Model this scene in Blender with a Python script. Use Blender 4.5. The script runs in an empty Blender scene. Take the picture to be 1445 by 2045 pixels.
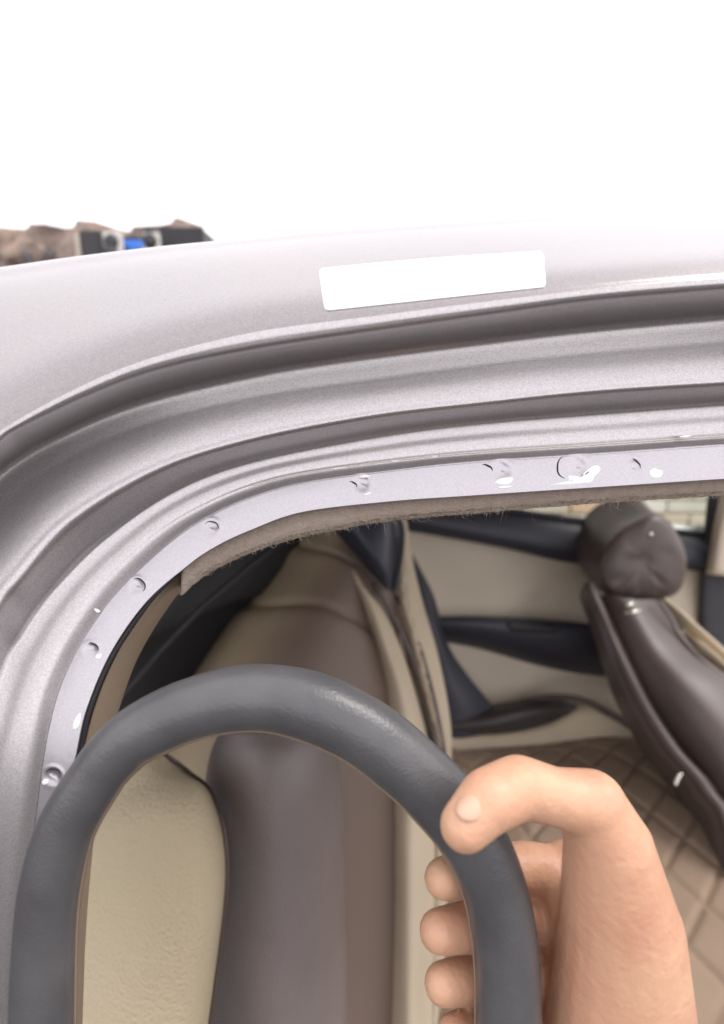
import bpy, bmesh, math, random
from mathutils import Vector, Matrix
random.seed(7)
R = math.radians
sc = bpy.context.scene
col = sc.collection

# ------------------------------------------------------------------ camera
PITCH = R(14.0)
CAMZ = 1.45
D0 = 0.227                      # metres from lens to the welded flange
MPP = 0.30 / 1445.0             # metres per photo pixel at that distance
cam_d = bpy.data.cameras.new('camera'); cam = bpy.data.objects.new('camera', cam_d); col.objects.link(cam)
cam.location = (0, -D0, CAMZ)
cam.rotation_euler = (math.pi/2 - PITCH, 0, 0)
cam_d.sensor_fit = 'HORIZONTAL'; cam_d.sensor_width = 36
cam_d.lens = 36 * D0 / 0.30
cam_d.clip_start = 0.01; cam_d.clip_end = 2000
cam_d.dof.use_dof = True; cam_d.dof.focus_distance = 0.215; cam_d.dof.aperture_fstop = 9.5
sc.camera = cam
# ------------------------------------------------------------------ light
w = bpy.data.worlds.new('World'); sc.world = w; w.use_nodes = True
nt = w.node_tree; bg = nt.nodes['Background']
sky = nt.nodes.new('ShaderNodeTexSky'); sky.sky_type = 'NISHITA'; sky.sun_disc = False
SUN_EL, SUN_AZ = R(54), R(92)
sky.sun_elevation = SUN_EL; sky.sun_rotation = SUN_AZ
sky.air_density = 1.0; sky.dust_density = 4.0; sky.ozone_density = 1.0
# thin bright cloud over the whole sky, a little uneven
wt = nt.nodes.new('ShaderNodeTexCoord'); wn = nt.nodes.new('ShaderNodeTexNoise'); wn.inputs['Scale'].default_value = 2.2; wn.inputs['Detail'].default_value = 5
nt.links.new(wt.outputs['Generated'], wn.inputs['Vector'])
wr = nt.nodes.new('ShaderNodeMapRange'); wr.inputs['From Min'].default_value = 0.3; wr.inputs['From Max'].default_value = 0.7
wr.inputs['To Min'].default_value = 0.86; wr.inputs['To Max'].default_value = 0.99
nt.links.new(wn.outputs['Fac'], wr.inputs[0])
wm = nt.nodes.new('ShaderNodeMix'); wm.data_type = 'RGBA'
nt.links.new(wr.outputs[0], wm.inputs['Factor']); nt.links.new(sky.outputs[0], wm.inputs['A'])
wm.inputs['B'].default_value = (5.1, 4.9, 5.0, 1)
nt.links.new(wm.outputs['Result'], bg.inputs[0]); bg.inputs[1].default_value = 0.15
sd = bpy.data.lights.new('sun', 'SUN'); sun = bpy.data.objects.new('sun', sd); col.objects.link(sun)
sd.energy = 0.55; sd.angle = R(20); sd.color = (1.0, 0.96, 0.9)
sdir = Vector((math.sin(SUN_AZ)*math.cos(SUN_EL), math.cos(SUN_AZ)*math.cos(SUN_EL), math.sin(SUN_EL)))
sun.rotation_euler = (-sdir).to_track_quat('-Z', 'Y').to_euler()
sc.view_settings.view_transform = 'Standard'; sc.view_settings.look = 'None'
sc.view_settings.exposure = 1.38; sc.view_settings.gamma = 1.0

# ------------------------------------------------------------------ helpers
CR, SR = math.cos(PITCH), math.sin(PITCH)
def at(px, py, Y):
    """point seen at photo pixel (px,py), Y metres behind the flange plane"""
    d = Y + D0
    x = (px - 722.5) * MPP * d / D0
    u = -(py - 1022.5) * MPP * d / D0
    return Vector((x, -D0 + d*CR + u*SR, CAMZ - d*SR + u*CR))

def lean(py):
    """the side of the car leans inwards towards the roof"""
    def g(p):                      # slope grows smoothly from the roof line down
        if p < 800: return 0.05*(p-800)
        if p < 1100: return 0.05*(p-800)+0.22*(p-800)**2/600
        return 0.05*300+0.22*150+0.27*(p-1100)
    t = py if py < 1400 else 1400+100*(1-math.exp(-(py-1400)/100.0))
    return (g(1022.5)-g(t))*MPP
def atc(px, py, Y): return at(px, py, Y+lean(py))
def cr(p0, p1, p2, p3, t):
    return 0.5*((2*p1) + (p2-p0)*t + (2*p0-5*p1+4*p2-p3)*t*t + (3*p1-p0-3*p2+p3)*t*t*t)
def spline(pts, n):
    """n+1 points of a Catmull-Rom curve through pts (Vectors or floats)"""
    m = len(pts) - 1; out = []
    for k in range(n+1):
        s = k/n*m; i = min(int(s), m-1); t = s-i
        p1, p2 = pts[i], pts[i+1]
        p0 = pts[i-1] if i > 0 else 2*p1-p2
        p3 = pts[i+2] if i+2 <= m else 2*p2-p1
        out.append(cr(p0, p1, p2, p3, t))
    return out
def arc_resample(pts, n):
    L = [0]
    for a, b in zip(pts, pts[1:]): L.append(L[-1] + (b-a).length)
    out = []; j = 0
    for k in range(n+1):
        s = L[-1]*k/n
        while j < len(L)-2 and L[j+1] < s: j += 1
        t = (s-L[j])/max(L[j+1]-L[j], 1e-9)
        out.append(pts[j].lerp(pts[j+1], min(max(t, 0), 1)))
    return out

def link(name, me, mat, parent=None, smooth=True):
    o = bpy.data.objects.new(name, me); col.objects.link(o)
    if mat: me.materials.append(mat)
    if smooth:
        for p in me.polygons: p.use_smooth = True
    if parent: o.parent = parent
    return o
def from_py(name, vs, fs, mat, parent=None, smooth=True):
    me = bpy.data.meshes.new(name); me.from_pydata([tuple(v) for v in vs], [], fs); me.update()
    bm = bmesh.new(); bm.from_mesh(me); bmesh.ops.recalc_face_normals(bm, faces=bm.faces); bm.to_mesh(me); bm.free()
    return link(name, me, mat, parent, smooth)
def grid_faces(nr, nc, flip=False):
    f = []
    for i in range(nr-1):
        for j in range(nc-1):
            a = i*nc+j; q = (a, a+1, a+nc+1, a+nc)
            f.append(q[::-1] if flip else q)
    return f
def net_surface(name, net, nu, nv, mat, parent=None, disp=None, thick=0.0, world=False):
    """smooth surface through a net of (px,py,Y) control points"""
    rows = []
    for r in net:
        rows.append(spline([(p if world else at(*p)) for p in r], nv))
    cols = []
    for j in range(nv+1):
        cols.append(spline([rows[i][j] for i in range(len(rows))], nu))
    G = [[cols[j][i] for j in range(nv+1)] for i in range(nu+1)]
    if disp:
        H = [[v.copy() for v in r] for r in G]
        for i in range(nu+1):
            for j in range(nv+1):
                du = G[min(i+1, nu)][j]-G[max(i-1, 0)][j]; dv = G[i][min(j+1, nv)]-G[i][max(j-1, 0)]
                n = du.cross(dv)
                if n.length > 1e-12:
                    n.normalize()
                    if n.dot(cam.location - G[i][j]) < 0: n = -n
                    H[i][j] = G[i][j] + n*disp(i/nu, j/nv)
        G = H
    vs = [v for r in G for v in r]
    me = bpy.data.meshes.new(name); me.from_pydata([tuple(v) for v in vs], [], grid_faces(nu+1, nv+1)); me.update()
    # orient towards the camera
    s = 0
    for p in me.polygons: s += p.normal.dot(cam.location - p.center)*p.area
    if s < 0: me.flip_normals()
    o = link(name, me, mat, parent)
    if thick:
        m = o.modifiers.new('thickness', 'SOLIDIFY'); m.thickness = thick; m.offset = -1
    return o
def tube(name, pts, radii, mat, parent=None, seg=16, squash=1.0, cap=True, up=None):
    n = len(pts); vs = []; fs = []
    if not hasattr(radii, '__len__'): radii = [radii]*n
    prev = None
    for i in range(n):
        t = (pts[min(i+1, n-1)]-pts[max(i-1, 0)]).normalized()
        if prev is None:
            a = (up or Vector((0, 1, 0))); a = a - t*a.dot(t)
            if a.length < 1e-4: a = t.orthogonal()
            a.normalize()
        else:
            a = prev - t*prev.dot(t); a.normalize()
        prev = a; b = t.cross(a)
        for k in range(seg):
            g = 2*math.pi*k/seg
            vs.append(pts[i] + (a*math.cos(g)*squash + b*math.sin(g))*radii[i])
    for i in range(n-1):
        for k in range(seg):
            k2 = (k+1) % seg
            fs.append((i*seg+k, i*seg+k2, (i+1)*seg+k2, (i+1)*seg+k))
    if cap:
        fs.append(tuple(range(seg))); fs.append(tuple((n-1)*seg+k for k in range(seg)))
    return from_py(name, vs, fs, mat, parent)
def box_mesh(name, c, s, mat, parent=None, bevel=0.0, rot=None, smooth=False):
    bm = bmesh.new(); bmesh.ops.create_cube(bm, size=1)
    bmesh.ops.scale(bm, vec=s, verts=bm.verts)
    if bevel: bmesh.ops.bevel(bm, geom=bm.edges[:], offset=bevel, segments=2, affect='EDGES')
    if rot: bmesh.ops.rotate(bm, matrix=rot, verts=bm.verts)
    bmesh.ops.translate(bm, vec=c, verts=bm.verts)
    me = bpy.data.meshes.new(name); bm.to_mesh(me); bm.free()
    return link(name, me, mat, parent, smooth)
def empty(name, loc=(0, 0, 0)):
    o = bpy.data.objects.new(name, None); o.empty_display_size = 0.1; col.objects.link(o)
    return o                      # kept at the origin so children use world coordinates
def tag(o, label=None, cat=None, group=None, kind=None):
    if label: o['label'] = label
    if cat: o['category'] = cat
    if group: o['group'] = group
    if kind: o['kind'] = kind
    return o

# ------------------------------------------------------------------ materials
def mat(name, colr, rough=0.5, metal=0.0, bump=None, var=None, coat=0.0, coat_rough=0.1, sheen=0.0, spec=0.5, sss=0.0):
    """bump=(scale, strength, distance) ; var=(scale, colour2, contrast)"""
    m = bpy.data.materials.new(name); m.use_nodes = True; t = m.node_tree; b = t.nodes['Principled BSDF']
    b.inputs['Base Color'].default_value = (*colr, 1); b.inputs['Roughness'].default_value = rough
    b.inputs['Metallic'].default_value = metal; b.inputs['Coat Weight'].default_value = coat
    b.inputs['Coat Roughness'].default_value = coat_rough; b.inputs['Sheen Weight'].default_value = sheen
    b.inputs['Specular IOR Level'].default_value = spec
    if sss:
        b.inputs['Subsurface Weight'].default_value = sss; b.inputs['Subsurface Radius'].default_value = (1, .35, .2)
        b.inputs['Subsurface Scale'].default_value = 0.004
    tc = t.nodes.new('ShaderNodeTexCoord')
    if var:
        n = t.nodes.new('ShaderNodeTexNoise'); n.inputs['Scale'].default_value = var[0]; n.inputs['Detail'].default_value = 6
        t.links.new(tc.outputs['Object'], n.inputs['Vector'])
        rp = t.nodes.new('ShaderNodeValToRGB'); c = var[2]
        rp.color_ramp.elements[0].position = 0.5-c; rp.color_ramp.elements[1].position = 0.5+c
        rp.color_ramp.elements[0].color = (*colr, 1); rp.color_ramp.elements[1].color = (*var[1], 1)
        t.links.new(n.outputs['Fac'], rp.inputs[0]); t.links.new(rp.outputs[0], b.inputs['Base Color'])
    if bump:
        n2 = t.nodes.new('ShaderNodeTexNoise'); n2.inputs['Scale'].default_value = bump[0]; n2.inputs['Detail'].default_value = 3
        t.links.new(tc.outputs['Object'], n2.inputs['Vector'])
        bp = t.nodes.new('ShaderNodeBump'); bp.inputs['Strength'].default_value = bump[1]; bp.inputs['Distance'].default_value = bump[2]
        t.links.new(n2.outputs['Fac'], bp.inputs['Height']); t.links.new(bp.outputs[0], b.inputs['Normal'])
    return m
def paint(name, colr, rough, metal, flake, brush=False):
    m = mat(name, colr, rough, metal, coat=0.2, coat_rough=0.08); t = m.node_tree; b = t.nodes['Principled BSDF']
    tc = t.nodes.new('ShaderNodeTexCoord')
    v = t.nodes.new('ShaderNodeTexVoronoi'); v.inputs['Scale'].default_value = 2600
    t.links.new(tc.outputs['Object'], v.inputs['Vector'])
    n = t.nodes.new('ShaderNodeTexNoise'); n.inputs['Scale'].default_value = 1500; n.inputs['Detail'].default_value = 2
    t.links.new(tc.outputs['Object'], n.inputs['Vector'])
    # flakes: small random tilt and brightness per cell
    sp = t.nodes.new('ShaderNodeSeparateColor'); t.links.new(v.outputs['Color'], sp.inputs[0])
    mr = t.nodes.new('ShaderNodeMapRange'); mr.inputs['From Min'].default_value = 0; mr.inputs['From Max'].default_value = 1
    mr.inputs['To Min'].default_value = 1-flake; mr.inputs['To Max'].default_value = 1+flake
    t.links.new(sp.outputs[0], mr.inputs[0])
    mx = t.nodes.new('ShaderNodeVectorMath'); mx.operation = 'SCALE'; mx.inputs[0].default_value = colr
    t.links.new(mr.outputs[0], mx.inputs['Scale']); t.links.new(mx.outputs[0], b.inputs['Base Color'])
    bp = t.nodes.new('ShaderNodeBump'); bp.inputs['Strength'].default_value = flake*0.9; bp.inputs['Distance'].default_value = 0.0004
    add = t.nodes.new('ShaderNodeMath'); add.operation = 'ADD'
    t.links.new(sp.outputs[1], add.inputs[0]); t.links.new(n.outputs['Fac'], add.inputs[1])
    t.links.new(add.outputs[0], bp.inputs['Height']); t.links.new(bp.outputs[0], b.inputs['Normal'])
    return m
M = {}
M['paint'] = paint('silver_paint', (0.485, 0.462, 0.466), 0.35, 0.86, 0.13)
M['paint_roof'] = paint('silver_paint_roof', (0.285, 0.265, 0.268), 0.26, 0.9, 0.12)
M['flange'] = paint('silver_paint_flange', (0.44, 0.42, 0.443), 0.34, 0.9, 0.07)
M['white'] = mat('white_gloss', (0.85, 0.85, 0.85), 0.35, coat=0.5)
M['roof_reflection'] = mat('white_reflection', (0.86, 0.86, 0.86), 0.3, coat=0.6)
M['crack'] = mat('dark_crack', (0.02, 0.018, 0.02), 0.8)
M['seam'] = mat('sealer_line', (0.75, 0.68, 0.58), 0.5)
M['headliner'] = mat('brown_felt', (0.36, 0.295, 0.245), 0.95, bump=(900, 0.8, 0.001), var=(300, (0.31, 0.25, 0.205), 0.2), sheen=0.3)
M['fuzz'] = mat('felt_fibre', (0.462, 0.378, 0.294), 0.9)
M['pillar_trim'] = mat('tan_plastic', (0.300, 0.234, 0.168), 0.6, bump=(1200, 0.3, 0.0004))
M['dark_trim'] = mat('dark_plastic', (0.030, 0.030, 0.035), 0.55, bump=(500, 0.3, 0.0008))
M['dark_trim_blue'] = mat('dark_door_plastic', (0.033, 0.034, 0.046), 0.45, bump=(400, 0.25, 0.0008))
M['beige'] = mat('beige_cover', (0.555, 0.462, 0.337), 0.75, bump=(350, 0.3, 0.001), var=(6, (0.476, 0.397, 0.291), 0.2))
M['beige_door'] = mat('beige_door_panel', (0.655, 0.564, 0.446), 0.6, bump=(500, 0.25, 0.001), var=(4, (0.564, 0.491, 0.391), 0.25))
M['beige_tex'] = mat('beige_textured_cloth', (0.52, 0.44, 0.30), 0.85, bump=(420, 0.9, 0.002))
M['brown'] = mat('brown_leather', (0.095, 0.068, 0.060), 0.42, bump=(420, 0.3, 0.001), var=(12, (0.072, 0.052, 0.047), 0.25), coat=0.12, coat_rough=0.35)
M['dark_brown'] = mat('dark_brown_leather', (0.045, 0.036, 0.036), 0.5, bump=(420, 0.3, 0.001))
M['brown_grain'] = mat('brown_grained_leather', (0.19, 0.16, 0.155), 0.36, bump=(700, 0.6, 0.001), var=(15, (0.155, 0.13, 0.125), 0.25))
M['brown_soft'] = mat('brown_seat_side', (0.135, 0.10, 0.09), 0.55, bump=(420, 0.2, 0.001), var=(7, (0.105, 0.078, 0.075), 0.25))
M['navy'] = mat('navy_leather', (0.035, 0.037, 0.055), 0.42, bump=(420, 0.2, 0.001))
M['quilt'] = mat('brown_quilted_cloth', (0.30, 0.215, 0.15), 0.8, bump=(500, 0.5, 0.001), var=(14, (0.24, 0.17, 0.12), 0.25))
M['carpet'] = mat('grey_carpet', (0.05, 0.045, 0.042), 0.95, bump=(300, 1.0, 0.003))
M['rubber'] = mat('grey_rubber', (0.066, 0.067, 0.072), 0.30, bump=(1000, 0.3, 0.0006), var=(45, (0.105, 0.103, 0.108), 0.22))
M['rubber_lip'] = mat('tan_rubber_lip', (0.30, 0.22, 0.16), 0.6)
M['steel'] = mat('bright_steel', (0.7, 0.68, 0.62), 0.2, metal=1.0)
M['skin'] = mat('skin', (0.68, 0.42, 0.27), 0.45, bump=(420, 0.45, 0.0008), var=(32, (0.56, 0.28, 0.185), 0.2), sss=0.2)
M['nail'] = mat('nail', (0.60, 0.385, 0.27), 0.4, coat=0.1)

def glass_mat():
    m = bpy.data.materials.new('window_glass'); m.use_nodes = True; t = m.node_tree; t.nodes.clear()
    o = t.nodes.new('ShaderNodeOutputMaterial'); tr = t.nodes.new('ShaderNodeBsdfTransparent'); tr.inputs[0].default_value = (0.92, 0.95, 0.92, 1)
    g = t.nodes.new('ShaderNodeBsdfGlossy'); g.inputs['Roughness'].default_value = 0.02
    fr = t.nodes.new('ShaderNodeFresnel'); fr.inputs[0].default_value = 1.45; mx = t.nodes.new('ShaderNodeMixShader')
    t.links.new(fr.outputs[0], mx.inputs[0]); t.links.new(tr.outputs[0], mx.inputs[1]); t.links.new(g.outputs[0], mx.inputs[2])
    t.links.new(mx.outputs[0], o.inputs[0]); return m
M['glass'] = glass_mat()

# ------------------------------------------------------------------ ground and things outside
ground = mat('asphalt_ground', (0.06, 0.055, 0.053), 0.9, bump=(14, 0.5, 0.02), var=(2.5, (0.045, 0.042, 0.04), 0.25))
bm = bmesh.new(); bmesh.ops.create_grid(bm, x_segments=40, y_segments=40, size=400)
me = bpy.data.meshes.new('ground'); bm.to_mesh(me); bm.free()
tag(link('ground', me, ground), kind='structure')

# stone block wall beyond the far window
wall = empty('stone_wall')
tag(wall, 'pale block wall seen through the window on the far side of the car', 'wall')
WY = 3.1
M['mortar'] = mat('mortar', (0.60, 0.55, 0.47), 0.95, bump=(60, 0.6, 0.01))
box_mesh('mortar_core', (1.0, WY+0.13, 0.95), (5.4, 0.2, 1.9), M['mortar'], wall)
cols_ = [((0.74, 0.66, 0.53), (0.66, 0.58, 0.46)), ((0.74, 0.47, 0.29), (0.76, 0.58, 0.42)), ((0.80, 0.76, 0.68), (0.72, 0.66, 0.56)), ((0.72, 0.56, 0.41), (0.78, 0.68, 0.54))]
bmats = [mat('stone_block', a, 0.9, bump=(45, 0.6, 0.01), var=(9, b, 0.2)) for a, b in cols_]
bh, bw = 0.083, 0.30
protos = []
for k in range(4):
    bm = bmesh.new(); bmesh.ops.create_cube(bm, size=1); bmesh.ops.scale(bm, vec=(bw-0.014, 0.05, bh-0.012), verts=bm.verts)
    for v in bm.verts: v.co += Vector((random.uniform(-.003, .003), random.uniform(-.004, .004), random.uniform(-.002, .002)))
    bmesh.ops.bevel(bm, geom=bm.edges[:], offset=0.005, segments=1, affect='EDGES')
    me = bpy.data.meshes.new('block'); bm.to_mesh(me); bm.free(); me.materials.append(bmats[k]); protos.append(me)
for r in range(16):
    for c in range(17):
        o = bpy.data.objects.new('block', protos[random.choice([0, 0, 1, 2, 2, 3])]); col.objects.link(o); o.parent = wall
        o.location = (-1.4 + c*bw + (bw/2 if r % 2 else 0), WY+0.012+random.uniform(-.004, .006), 0.57 + r*bh)

# rubble bank behind, at the upper left
M['bank'] = mat('dry_earth', (0.34, 0.25, 0.20), 0.95, bump=(18, 1.0, 0.03), var=(7, (0.16, 0.13, 0.12), 0.18))
vs = []; nx, nz = 90, 46
for j in range(nz+1):
    for i in range(nx+1):
        x = -9 + 7.2*i/nx; s = j/nz
        y = 4.2 + 2.4*s + 0.10*math.sin(x*5+s*9) + 0.12*math.sin(x*11.3-s*17) + random.uniform(-.05, .05)
        z = 3.15*s - 0.05 + (0.07*math.sin(x*7.1+s*4) + random.uniform(-.03, .03))*(1 if s < .95 else .4)
        vs.append((x, y, z if j else -0.1))
bank = from_py('earth_bank', vs, grid_faces(nz+1, nx+1), M['bank'])
tag(bank, kind='structure')
stm = [mat('pale_rock', (0.42, 0.33, 0.27), 0.9, bump=(25, .8, .02)), mat('dark_rock', (0.17, 0.15, 0.15), 0.9, bump=(25, .8, .02))]
def rock_mesh(seed, m):
    rr = random.Random(seed); bm = bmesh.new(); bmesh.ops.create_icosphere(bm, subdivisions=2, radius=1)
    for v in bm.verts: v.co *= rr.uniform(0.75, 1.15)
    bmesh.ops.scale(bm, vec=(1, .8, .7), verts=bm.verts)
    me = bpy.data.meshes.new('rock'); bm.to_mesh(me); bm.free(); me.materials.append(m); return me
rms = [rock_mesh(s, stm[s % 2]) for s in range(6)]
for k in range(46):
    x = random.uniform(-4.2, -1.9); s = random.uniform(0.6, 0.90); 
    o = bpy.data.objects.new('rock', random.choice(rms)); col.objects.link(o)
    o.location = (x, 4.15+2.4*s, 3.15*s-0.02); q = random.uniform(0.05, 0.13); o.scale = (q*1.3, q, q)
    o.rotation_euler = (random.uniform(0, 3), random.uniform(0, 3), random.uniform(0, 3))
    o.parent = bank

def outside(px, py, dist):
    return at(px, py, dist)
# dark cabinet, white perforated panels and a blue barrel above the roof line
def slab(name, x0, x1, ytop, dist, m, depth, parent=None, bevel=0.01):
    a = outside(x0, 500, dist); b = outside(x1, 500, dist); t = outside(x0, ytop, dist)
    return box_mesh(name, ((a.x+b.x)/2, a.y+depth/2, t.z/2), (b.x-a.x, depth, t.z), m, parent, bevel)
M['cab'] = mat('black_cabinet', (0.03, 0.03, 0.035), 0.5, var=(4, (0.045, 0.045, 0.05), .2))
M['wboard'] = mat('white_board', (0.75, 0.74, 0.70), 0.5, var=(5, (0.65, 0.64, 0.6), .25))
M['blue'] = mat('blue_plastic', (0.03, 0.16, 0.62), 0.4)
cb = empty('cabinet'); tag(cb, 'dark grey cabinet standing beyond the roof beside the earth bank', 'cabinet')
slab('cabinet_body', 160, 203, 462, 3.6, M['cab'], 0.5, cb)
slab('side_strip', 151, 158, 470, 3.58, M['mortar'], 0.4, cb, 0.005)
def pboard(x0, x1, holes, label):
    e = empty('perforated_board'); tag(e, label, 'board', 'white perforated boards')
    slab('board', x0, x1, 464, 3.55, M['wboard'], 0.05, e)
    for hx, hy in holes:
        p = outside(hx, hy, 3.55)
        pts = [Vector((p.x, p.y-0.02+0.02*i, p.z)) for i in range(2)]
        tube('hole_grommet', pts, 0.05, M['cab'], e, 16, up=Vector((1, 0, 0)))
    return e
pboard(207, 243, [(224, 484), (222, 505)], 'left white board with round dark holes beyond the roof')
pboard(286, 318, [(301, 483), (300, 470)], 'right white board with a round dark hole, right of the blue barrel')
br = empty('barrel'); tag(br, 'blue plastic barrel between the two white boards beyond the roof', 'barrel')
p = outside(264, 474, 3.9); rr = 0.19
prof = [(0.0, .9), (0.25, 1), (0.5, 1.04), (0.52, 1.0), (1.0, 1.0), (1.02, 1.05), (1.05, 1.0), (p.z-.55, 1.0), (p.z-.52, 1.05), (p.z-.5, 1.0), (p.z-.06, 1.0), (p.z-.01, .93), (p.z, .9)]
tube('barrel_body', [Vector((p.x-0.05, p.y+.2, z)) for z, _ in prof], [rr*q*0.7 for _, q in prof], M['blue'], br, 32, up=Vector((1, 0, 0)))
tube('lid', [Vector((p.x-0.05, p.y+.2, p.z+q)) for q in (0, .03)], rr*0.6, M['cab'], br, 32, up=Vector((1, 0, 0)))
cr2 = empty('dark_crate'); tag(cr2, 'dark box beyond the roof to the right of the white boards', 'box')
slab('box_body', 322, 405, 462, 3.7, M['cab'], 0.6, cr2)
slab('box_lid', 320, 407, 456, 3.69, M['dark_trim'], 0.64, cr2, 0.01)

# ------------------------------------------------------------------ THE CAR
car = empty('car')
tag(car, 'silver car with bare welded door flange, beige and brown seats inside', 'car')
# curves across the door frame, outer to inner, in photo pixels
C = {}
C['sil'] = [(-900, 700), (-600, 622), (-300, 575), (0, 534), (150, 513), (300, 495), (420, 483), (700, 458), (1100, 433), (1500, 415), (1900, 405)]
C['c1'] = [(-760, 2200), (-640, 1700), (-450, 1330), (-250, 1060), (-110, 935), (0, 860), (138, 783), (287, 720), (500, 665), (749, 631), (1000, 599), (1239, 572), (1445, 556), (1650, 546), (1900, 535)]
C['c2'] = [(-700, 2200), (-590, 1700), (-400, 1330), (-215, 1075), (-90, 948), (0, 885), (35, 860), (173, 793), (311, 741), (500, 699), (749, 661), (1000, 626), (1187, 601), (1445, 579), (1650, 568), (1900, 556)]
C['c3'] = [(-560, 2200), (-480, 1750), (-330, 1400), (-170, 1120), (0, 946), (149, 856), (300, 797), (500, 749), (673, 720), (1000, 678), (1187, 657), (1445, 634), (1650, 620), (1900, 608)]
C['c4'] = [(-500, 2200), (-420, 1750), (-280, 1420), (-130, 1160), (0, 1010), (150, 905), (300, 842), (500, 792), (742, 756), (1000, 722), (1187, 703), (1445, 681), (1650, 668), (1900, 655)]
C['c5'] = [(-255, 2200), (-215, 1800), (-135, 1480), (-60, 1310), (0, 1203), (35, 1160), (138, 1047), (311, 943), (500, 881), (742, 834), (945, 810), (1187, 785), (1445, 768), (1650, 757), (1900, 745)]
C['c6'] = [(-150, 2200), (-115, 1800), (-60, 1540), (7, 1331), (45, 1262), (104, 1179), (208, 1075), (346, 980), (500, 921), (742, 872), (945, 845), (1187, 825), (1445, 806), (1650, 795), (1900, 783)]
C['c7'] = [(8, 2200), (15, 1850), (45, 1560), (76, 1408), (114, 1311), (156, 1238), (208, 1168), (311, 1071), (400, 1015), (500, 972), (604, 946), (777, 922), (945, 905), (1187, 889), (1445, 872), (1650, 861), (1900, 848)]
C['c8'] = [(36, 2200), (45, 1850), (76, 1560), (104, 1408), (141, 1314), (185, 1240), (240, 1170), (340, 1078), (415, 1029), (500, 991), (604, 962), (777, 938), (945, 920), (1187, 904), (1445, 886), (1650, 875), (1900, 862)]
C['c9'] = [(98, 2200), (112, 1850), (140, 1565), (152, 1508), (173, 1415), (221, 1303), (291, 1203), (374, 1130), (430, 1092), (500, 1059), (604, 1023), (777, 1002), (945, 990), (1187, 974), (1445, 957), (1650, 946), (1900, 932)]
CX, CY = 1150.0, 2150.0
NT = 420
def radial(pts, n=NT, a0=R(178), a1=R(64)):
    """resample a px curve at fixed angles about a common centre so that the curves line up"""
    P = spline([Vector((x, y, 0)) for x, y in pts], 600)
    A = [math.atan2(CY-p.y, p.x-CX) for p in P]
    A = [a if a > -1.5 else a+2*math.pi for a in A]
    Rr = [math.hypot(p.x-CX, p.y-CY) for p in P]
    out = []; j = 0
    for k in range(n+1):
        a = a0 + (a1-a0)*k/n
        while j < len(A)-2 and A[j+1] > a: j += 1
        t = (A[j]-a)/max(A[j]-A[j+1], 1e-9); r = Rr[j]+(Rr[j+1]-Rr[j])*t
        out.append((CX+r*math.cos(a), CY-r*math.sin(a)))
    return out
K = {k: radial(v) for k, v in C.items() if k != 'sil'}
# depth of each station (metres, negative = nearer the camera)
Yd = {'c1': -0.0532, 'c2': -0.0508, 'c3': -0.0254, 'c4': -0.0239, 'c5': -0.0246, 'c6': -0.0112, 'c7': -0.0106, 'c8': -0.0125, 'c9': -0.0135}
def lean_net(net): return [[(x, y, Y+lean(y)) for x, y, Y in r] for r in net]
def band(name, keys, rows, m, parent):
    """loft between stations; extra: list of (keyA,keyB,frac,dY) intermediate stations giving roundness"""
    st = []
    for q in keys: st.append(q)
    net = []
    for q in st:
        if isinstance(q, str): net.append([(x, y, Yd[q]) for x, y in K[q]])
        else:
            a, b, f, Y = q
            net.append([(xa+(xb-xa)*f, ya+(yb-ya)*f, Y) for (xa, ya), (xb, yb) in zip(K[a], K[b])])
    nc = NT+1; G = []
    for j in range(nc):
        G.append(spline([atc(*net[i][j]) for i in range(len(net))], rows))
    vs = [G[j][i] for i in range(rows+1) for j in range(nc)]
    me = bpy.data.meshes.new(name); me.from_pydata([tuple(v) for v in vs], [], grid_faces(rows+1, nc)); me.update()
    s = sum(p.normal.dot(cam.location-p.center) for p in me.polygons)
    if s < 0: me.flip_normals()
    return link(name, me, m, parent)
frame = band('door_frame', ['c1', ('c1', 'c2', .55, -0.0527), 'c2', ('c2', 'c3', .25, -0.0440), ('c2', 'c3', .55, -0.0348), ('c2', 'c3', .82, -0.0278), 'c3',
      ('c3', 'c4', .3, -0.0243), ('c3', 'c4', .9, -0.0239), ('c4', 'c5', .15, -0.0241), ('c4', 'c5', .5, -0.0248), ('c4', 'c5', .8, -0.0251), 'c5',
      ('c5', 'c6', .45, -0.0185), ('c5', 'c6', .8, -0.0133), 'c6', ('c6', 'c7', .12, -0.0104), ('c6', 'c7', .35, -0.0101), ('c6', 'c7', .6, -0.0108), ('c6', 'c7', .85, -0.0110), 'c7', ('c7', 'c8', .5, -0.0112), 'c8', ('c8', 'c9', .06, -0.0128)], 170, M['paint'], car)

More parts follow.
